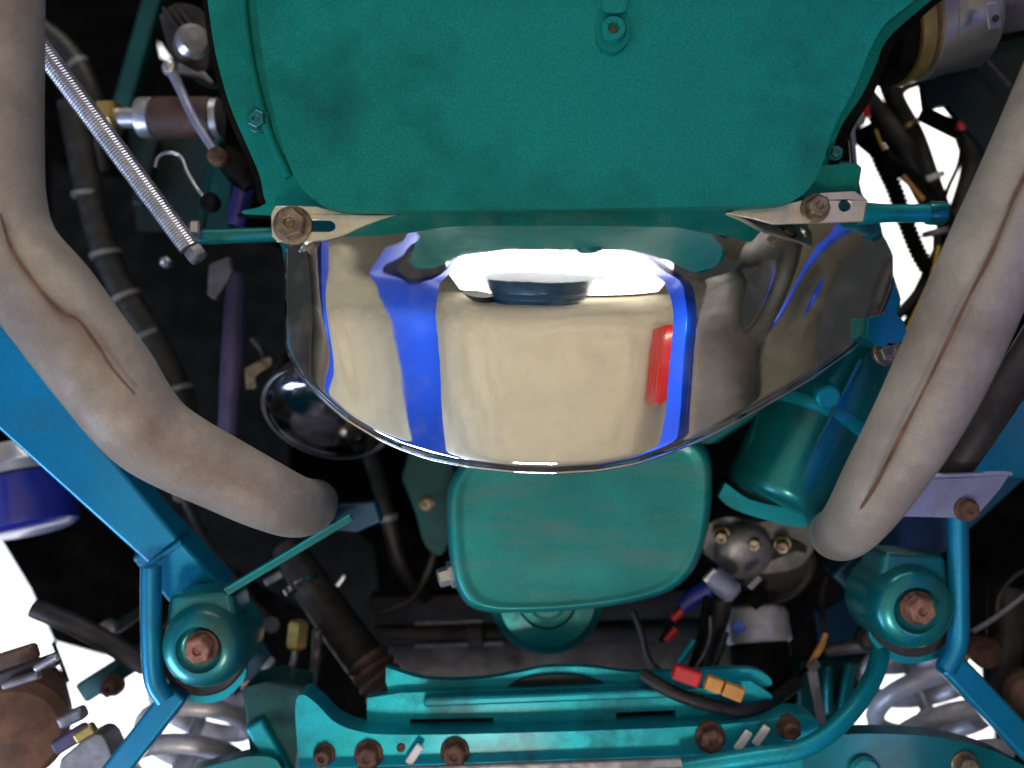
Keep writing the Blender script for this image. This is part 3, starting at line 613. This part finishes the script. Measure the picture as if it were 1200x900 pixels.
# ------------------------------------------------------------------ top right: collar, bracket, wiring
t = thing('axle_joint', 'zinc drum with a brass yellow band and clip at the top right', 'drum joint', P(1120, 20, .84))
ax = Vector((1, -.22, .05)).normalized(); A = P(1046, 34, .86)
lathe('dark_cup', A, ax, [(.03, -.02), (.050, -.016), (.052, -.004), (.050, .0)], 'black', t, n=48)
lathe('brass_band', A, ax, [(.050, .0), (.0535, .001), (.0535, .014), (.050, .015)], 'brass', t, n=48)
lathe('groove_ring', A, ax, [(.048, .015), (.048, .019), (.047, .020)], 'rust', t, n=48)
lathe('drum', A, ax, [(.050, .020), (.0535, .022), (.0535, .034), (.0515, .036), (.0505, .078), (.048, .082), (.03, .084)], 'steel_tab', t, n=48)
lathe('output_tube', A, ax, [(.025, .084), (.026, .20), (.02, .202)], 'grey_steel', t, n=32)
plate('tag', [(1156, 4), (1170, 2), (1174, 32), (1160, 34)], .80, .003, 'zinc', t, bevel=.001)
bolt(t, 1166, 22, .80, 4, 'dark_steel', h=.003)
t = thing('gearbox_bracket', 'dark green black folded bracket at the top right above the exhaust pipe', 'bracket', P(1150, 120, .90))
plate('bracket', [(1072, 74), (1120, 62), (1260, 30), (1260, 160), (1215, 190), (1164, 200), (1150, 168), (1134, 150), (1112, 122), (1086, 126), (1082, 96)], .90, .012, 'black_green', t, bevel=.003)
tube('edge_wire', [(1078, 82, .885), (1110, 81, .885), (1150, 76, .885)], 1.2, 'grey_steel', t, n=6)
beam('fold', (1152, 62, .885), (1186, 100, .885), 5, .006, 'dark_steel', t, .001)
beam('lower_hook', (1082, 130, .91), (1130, 154, .91), 17, .012, 'black', t, .004)
lathe('red_cap', P(1128, 146, .905), DOWN, [(.005, -.01), (.006, .002), (.003, .004)], 'red', t, n=12)

t = thing('wiring_loom', 'bundle of black cables and white ties against white light right of the oil pan', 'wiring', P(1070, 200, 1.0))
tube('cable', [(1034, 76, 1.0), (1050, 120, 1.0), (1072, 160, 1.0), (1088, 205, .99), (1104, 250, .98), (1120, 290, .98)], 11, 'rubber', t, n=16)
tube('cable', [(1012, 108, .99), (1034, 140, .99), (1060, 176, .98), (1076, 215, .98), (1096, 256, .98)], [10, 13, 14, 11, 9], 'rubber', t, n=16)
tube('cable', [(998, 152, .98), (1024, 174, .98), (1058, 200, .97), (1092, 232, .97), (1112, 262, .97)], 9, 'black', t, n=16)
tube('cable', [(1130, 150, .99), (1140, 190, .99), (1128, 240, .985), (1104, 300, .98), (1070, 372, .98)], 13, 'rubber', t, n=16)
tube('cable', [(1128, 154, .975), (1124, 190, .975), (1112, 218, .97), (1106, 236, .97)], 2.6, 'black', t, n=8)
tube('cable', [(1078, 96, 1.0), (1062, 102, 1.0), (1054, 112, 1.0), (1052, 130, 1.0)], 4.5, 'rubber', t, n=10)
tube('cable', [(1110, 262, .97), (1112, 300, .97), (1094, 340, .97), (1064, 386, .97)], 10, 'black', t, n=14)
tube('cable', [(1100, 270, .975), (1096, 310, .975), (1074, 345, .975), (1050, 372, .975)], 6, 'rubber', t, n=12)
corrugated('conduit', [(1020, 146, .96), (1030, 182, .96), (1048, 222, .955), (1062, 262, .955), (1078, 300, .955), (1098, 330, .955)], 10, 'black', t, rib=.0052, depth=.22, n=14)
lathe('cable_tie', P(1092, 208, .98), Vector((.35, .94, 0)), [(.0115, -.003), (.0135, -.0025), (.0135, .003), (.0115, .0035)], 'white_plastic', t)
lathe('cable_tie', P(1066, 146, .985), Vector((.5, .86, 0)), [(.0145, -.002), (.016, -.0018), (.016, .002), (.0145, .0025)], 'brass', t)
lathe('cable_tie', P(1096, 272, .96), Vector((.2, .97, 0)), [(.0115, -.003), (.0135, -.0025), (.0135, .003), (.0115, .0035)], 'grey_steel', t)
tube('red_sleeve', [(1010, 116, .955), (1014, 126, .955), (1016, 138, .955)], [3.5, 4.5, 4], 'red', t, n=10)
tube('tan_wire', [(1058, 206, .96), (1070, 220, .96), (1082, 234, .96)], 3, 'orange', t, n=8)
tube('yellow_wire', [(1100, 288, .93), (1092, 322, .93), (1080, 350, .92), (1062, 388, .92)], 2.4, 'yellow', t, n=8)
tube('yellow_wire', [(1026, 152, .95), (1032, 168, .95), (1036, 176, .95)], 2.0, 'yellow', t, n=8)
lathe('terminal', P(1006, 140, .955), DOWN, [(.007, -.01), (.008, .0), (.005, .003)], 'zinc', t, n=16)
t = thing('thin_strap', 'slim steel strap standing behind the corner of the oil pan', 'strap', P(1003, 175, .9))
beam('strap', (999, 146, .90), (1003, 192, .90), 5, .004, 'lavender', t, .0008)
lathe('rivet', P(1000, 150, .897), DOWN, [(.002, -.003), (.002, .001), (.001, .002)], 'zinc', t, n=8)

# ------------------------------------------------------------------ lower middle right: carburettor, coil, fuses
t = thing('cast_bracket', 'dirty grey alloy casting under the starter motor', 'casting', P(880, 640, .92))
plate('casting', catmull([(820, 620), (850, 606), (890, 612), (932, 606), (956, 630), (940, 662), (900, 672), (856, 668), (826, 650)], 4), .93, .05, 'grey_steel', t, bevel=.008, seg=4)
lathe('dome', P(872, 648, .925), Vector((0, .3, -1)), [(.030, -.02), (.030, .0), (.026, .006), (.016, .010), (.004, .011)], 'grey_steel', t, n=40)
lathe('lower_ring', P(915, 672, .94), Vector((.2, .5, -1)), [(.034, -.03), (.040, -.02), (.040, .0), (.034, .003), (.03, .0)], 'dark_steel', t, n=40)
for x, y in ((884, 634), (917, 637), (846, 626)): bolt(t, x, y, .92, 10, 'old_bolt', h=.014, axis=Vector((-.3, .2, -1)))
t = thing('hose_union', 'silver pipe union and clamps between the sump and the grey casting', 'pipe union', P(850, 690, .9))
lathe('barrel', P(836, 676, .90), Vector((.5, .4, -.3)), [(.009, -.002), (.012, 0), (.012, .024), (.008, .028)], 'lavender', t, n=20)
beam('clamp_screw', (826, 682, .89), (840, 668, .89), 8, .006, 'zinc', t, .002)
beam('clamp_screw', (852, 698, .89), (864, 686, .89), 7, .006, 'zinc', t, .002)
beam('clamp_screw', (878, 690, .89), (892, 676, .89), 9, .006, 'grey_steel', t, .002)
tube('blue_hose', [(798, 712, .90), (812, 700, .90), (830, 690, .90)], [8, 10, 11], 'navy', t, n=14)
tube('dark_hose', [(846, 702, .91), (842, 722, .91), (830, 760, .91), (824, 800, .90)], 13, 'rubber', t, n=14)
t = thing('ignition_coil', 'black canister with a wide silver collar right of the sump', 'ignition coil', P(890, 770, .9))
ax = Vector((.06, 1, -.35)).normalized(); A = P(884, 716, .95)
lathe('collar', A, ax, [(.022, -.006), (.031, -.002), (.034, .004), (.034, .030), (.031, .033)], 'spring_paint', t, n=40)
lathe('can', A, ax, [(.030, .030), (.0305, .034), (.0305, .090), (.024, .096), (.01, .097)], 'black', t, n=40)
plate('blue_label', [(857, 732), (870, 726), (876, 738), (862, 746)], .888, .002, 'blue_mark', t, bevel=.0004)
tube('neck', [(878, 708, .93), (886, 700, .93), (896, 690, .93)], [14, 12, 8], 'black', t, n=16)
lathe('rim_clip', P(914, 818, .88), Vector((.1, .3, -1)), [(.006, -.006), (.008, 0), (.005, .003)], 'grey_steel', t, n=12)
lathe('foot', P(902, 818, .90), Vector((.06, 1, -.3)), [(.022, 0), (.025, .004), (.025, .022), (.018, .026)], 'black', t)
t = thing('fuse_wiring', 'cluster of dark wires with red and amber connectors above the crossmember', 'wiring', P(810, 780, .9))
beam('red_connector', (790, 788, .796), (822, 799, .796), 19, .012, 'red', t, .003)
beam('amber_connector', (828, 800, .796), (847, 807, .796), 17, .010, 'orange', t, .002)
beam('amber_connector', (849, 808, .796), (872, 817, .796), 17, .010, 'orange', t, .002)
tube('red_sleeve', [(788, 726, .90), (794, 720, .90), (799, 715, .90)], 5, 'red', t, n=10)
tube('red_sleeve', [(780, 750, .90), (786, 744, .90), (792, 737, .90)], 5, 'red', t, n=10)
tube('teal_wire', [(790, 786, .895), (802, 768, .895), (814, 750, .895)], 4.5, 'teal_bright', t, n=8)
tube('wire', [(812, 786, .89), (824, 768, .89), (832, 746, .89), (832, 722, .89)], 2.0, 'grey_steel', t, n=8)
tube('wire', [(774, 752, .90), (790, 722, .90), (806, 702, .90)], 3.0, 'black', t, n=8)
tube('wire', [(800, 800, .89), (812, 776, .89), (822, 740, .89), (828, 700, .89)], 4, 'black', t, n=8)
tube('wire', [(752, 790, .82), (790, 812, .808), (840, 828, .808), (890, 830, .82), (935, 800, .86)], 8, 'rubber', t, n=10)
tube('wire', [(820, 806, .88), (836, 780, .88), (850, 740, .89)], 5, 'rubber', t, n=10)
t = thing('amber_wire', 'short amber wire hanging beside the grey strap at the lower right', 'wire', P(957, 765, .88))
tube('wire', [(968, 742, .88), (962, 758, .88), (954, 770, .88), (946, 782, .88)], [3, 4.5, 3.5, 2], 'orange', t, n=8)
tube('black_tail', [(946, 782, .88), (930, 800, .88), (915, 820, .88)], 3, 'black', t, n=8)
t = thing('grey_strap', 'flat grey strap standing on the crossmember beside the teal tube', 'strap', P(958, 820, .88))
beam('strap', (952, 786, .87), (964, 852, .85), 12, .004, 'grey_steel', t, .001)
beam('strap_hook', (950, 786, .866), (960, 776, .872), 10, .004, 'grey_steel', t, .001)
t = thing('fender_liner', 'dark teal ribbed inner panel between the coil and the right spring', 'panel', P(980, 780, 1.0))
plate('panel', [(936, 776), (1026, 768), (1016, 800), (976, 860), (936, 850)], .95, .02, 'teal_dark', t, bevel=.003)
beam('rib', (1000, 776, .935), (990, 836, .935), 14, .012, 'teal', t, .005)
beam('rib', (972, 780, .935), (972, 840, .935), 9, .012, 'teal', t, .004)
plate('upper_web', [(960, 720), (1010, 690), (1026, 740), (1000, 764), (966, 760)], 1.0, .02, 'dark_blue', t, bevel=.003)
t = thing('tie_rod_end', 'grey tie rod end left of the right spring cup', 'tie rod end', P(1000, 762, .93))
tube('rod', [(968, 762, .94), (1000, 758, .93), (1030, 756, .92)], 8, 'grey_steel', t, n=14)
lathe('joint', P(1020, 748, .92), DOWN, [(.012, -.01), (.014, 0), (.010, .006), (.004, .008)], 'dark_steel', t)
beam('split_pin', (1030, 768, .90), (1040, 756, .90), 6, .005, 'zinc', t, .001)
tube('cable', [(968, 758, .92), (964, 726, .94), (962, 700, .96), (968, 676, .97)], 4, 'dark_steel', t, n=8)
t = thing('arch_wire', 'two thin grey wires curving in from the right edge', 'wire', P(1160, 730, .9))
tube('lower_wire', [(1140, 740, .88), (1168, 722, .89), (1210, 690, .90)], 3.2, 'grey_steel', t, n=8)
tube('upper_wire', [(1168, 716, .92), (1172, 696, .92), (1188, 676, .92), (1215, 660, .92)], 2.6, 'dark_steel', t, n=8)
t = thing('brake_hose', 'rusty hose fitting and dark hose at the right edge below the wires', 'hose', P(1160, 780, .95))
lathe('rusty_fitting', P(1156, 766, .93), DOWN, [(.014, -.02), (.016, 0), (.012, .006), (.004, .008)], 'rust', t)
tube('hose', [(1180, 690, .98), (1178, 740, .97), (1174, 800, .96), (1200, 850, .95)], 20, 'rubber', t, n=14)
beam('red_tab', (1128, 780, .85), (1134, 768, .85), 8, .005, 'orange', t, .001)
lathe('cast_end', P(1204, 812, .92), Vector((-.4, 0, -1)), [(.02, -.02), (.022, 0), (.016, .006), (.004, .008)], 'brown_cast', t)
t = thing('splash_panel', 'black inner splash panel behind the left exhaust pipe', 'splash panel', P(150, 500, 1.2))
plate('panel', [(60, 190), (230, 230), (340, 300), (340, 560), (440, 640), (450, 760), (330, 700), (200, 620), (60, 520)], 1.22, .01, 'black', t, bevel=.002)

# loose hoses and small hardware in the dark of the engine bay
t = thing('heater_hose', 'dark hose hanging between the chrome canister and the teal sump', 'hose', P(460, 600, 1.0))
tube('hose', [(430, 520, 1.02), (446, 570, 1.0), (456, 610, .99), (470, 660, 1.0), (500, 700, 1.02)], 10, 'rubber', t, n=14)
lathe('hose_clip', P(455, 606, .99), Vector((.2, 1, 0)), [(.0095, -.004), (.0112, -.003), (.0112, .003), (.0095, .004)], 'grey_steel', t)
t = thing('fuel_line', 'thin dark line looping left of the teal sump', 'fuel line', P(500, 620, .98))
tube('line', [(492, 560, .97), (512, 600, .97), (508, 650, .97), (484, 700, .97), (440, 720, .97)], 4.5, 'dark_steel', t, n=10)
lathe('union', P(510, 640, .97), Vector((0, 1, 0)), [(.005, -.006), (.007, -.005), (.007, .005), (.005, .006)], 'old_bolt', t, n=6)
t = thing('side_casting', 'dark teal engine casting edge left of the sump behind the chrome cover', 'casting', P(510, 570, .95))
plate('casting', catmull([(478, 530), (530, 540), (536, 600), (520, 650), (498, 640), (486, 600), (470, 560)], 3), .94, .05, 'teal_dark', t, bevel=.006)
bolt(t, 500, 590, .94, 9, 'old_bolt', h=.008)
t = thing('loose_stud', 'small shiny stud below the left exhaust pipe', 'stud', P(214, 578, .95))
lathe('nut', P(214, 578, .95), Vector((.7, -.4, -.5)), [(.007, -.01), (.008, .0), (.006, .003)], 'old_bolt', t, n=6)
lathe('shank', P(214, 578, .95), Vector((.7, -.4, -.5)), [(.004, .003), (.004, .010), (.003, .011)], 'zinc', t, n=10)
t = thing('ground_cable', 'dark brown cable sloping down from the stud to the steering shaft', 'cable', P(260, 640, 1.0))
tube('cable', [(216, 582, .97), (240, 630, .99), (276, 680, 1.0), (318, 730, .99)], 6, 'dark_steel', t, n=10)
lathe('eyelet', P(318, 732, .985), DOWN, [(.005, -.001), (.009, -.001), (.009, .001), (.005, .001)], 'grey_steel', t, n=18)
t = thing('upper_hose', 'black hose crossing the dark upper left corner behind the exhaust pipe', 'hose', P(80, 80, 1.1))
tube('hose', [(30, 20, 1.1), (80, 60, 1.1), (110, 120, 1.1), (120, 200, 1.12)], 12, 'rubber', t, n=14)
lathe('hose_clip', P(92, 76, 1.1), Vector((.6, .8, 0)), [(.0118, -.004), (.0135, -.003), (.0135, .003), (.0118, .004)], 'grey_steel', t)
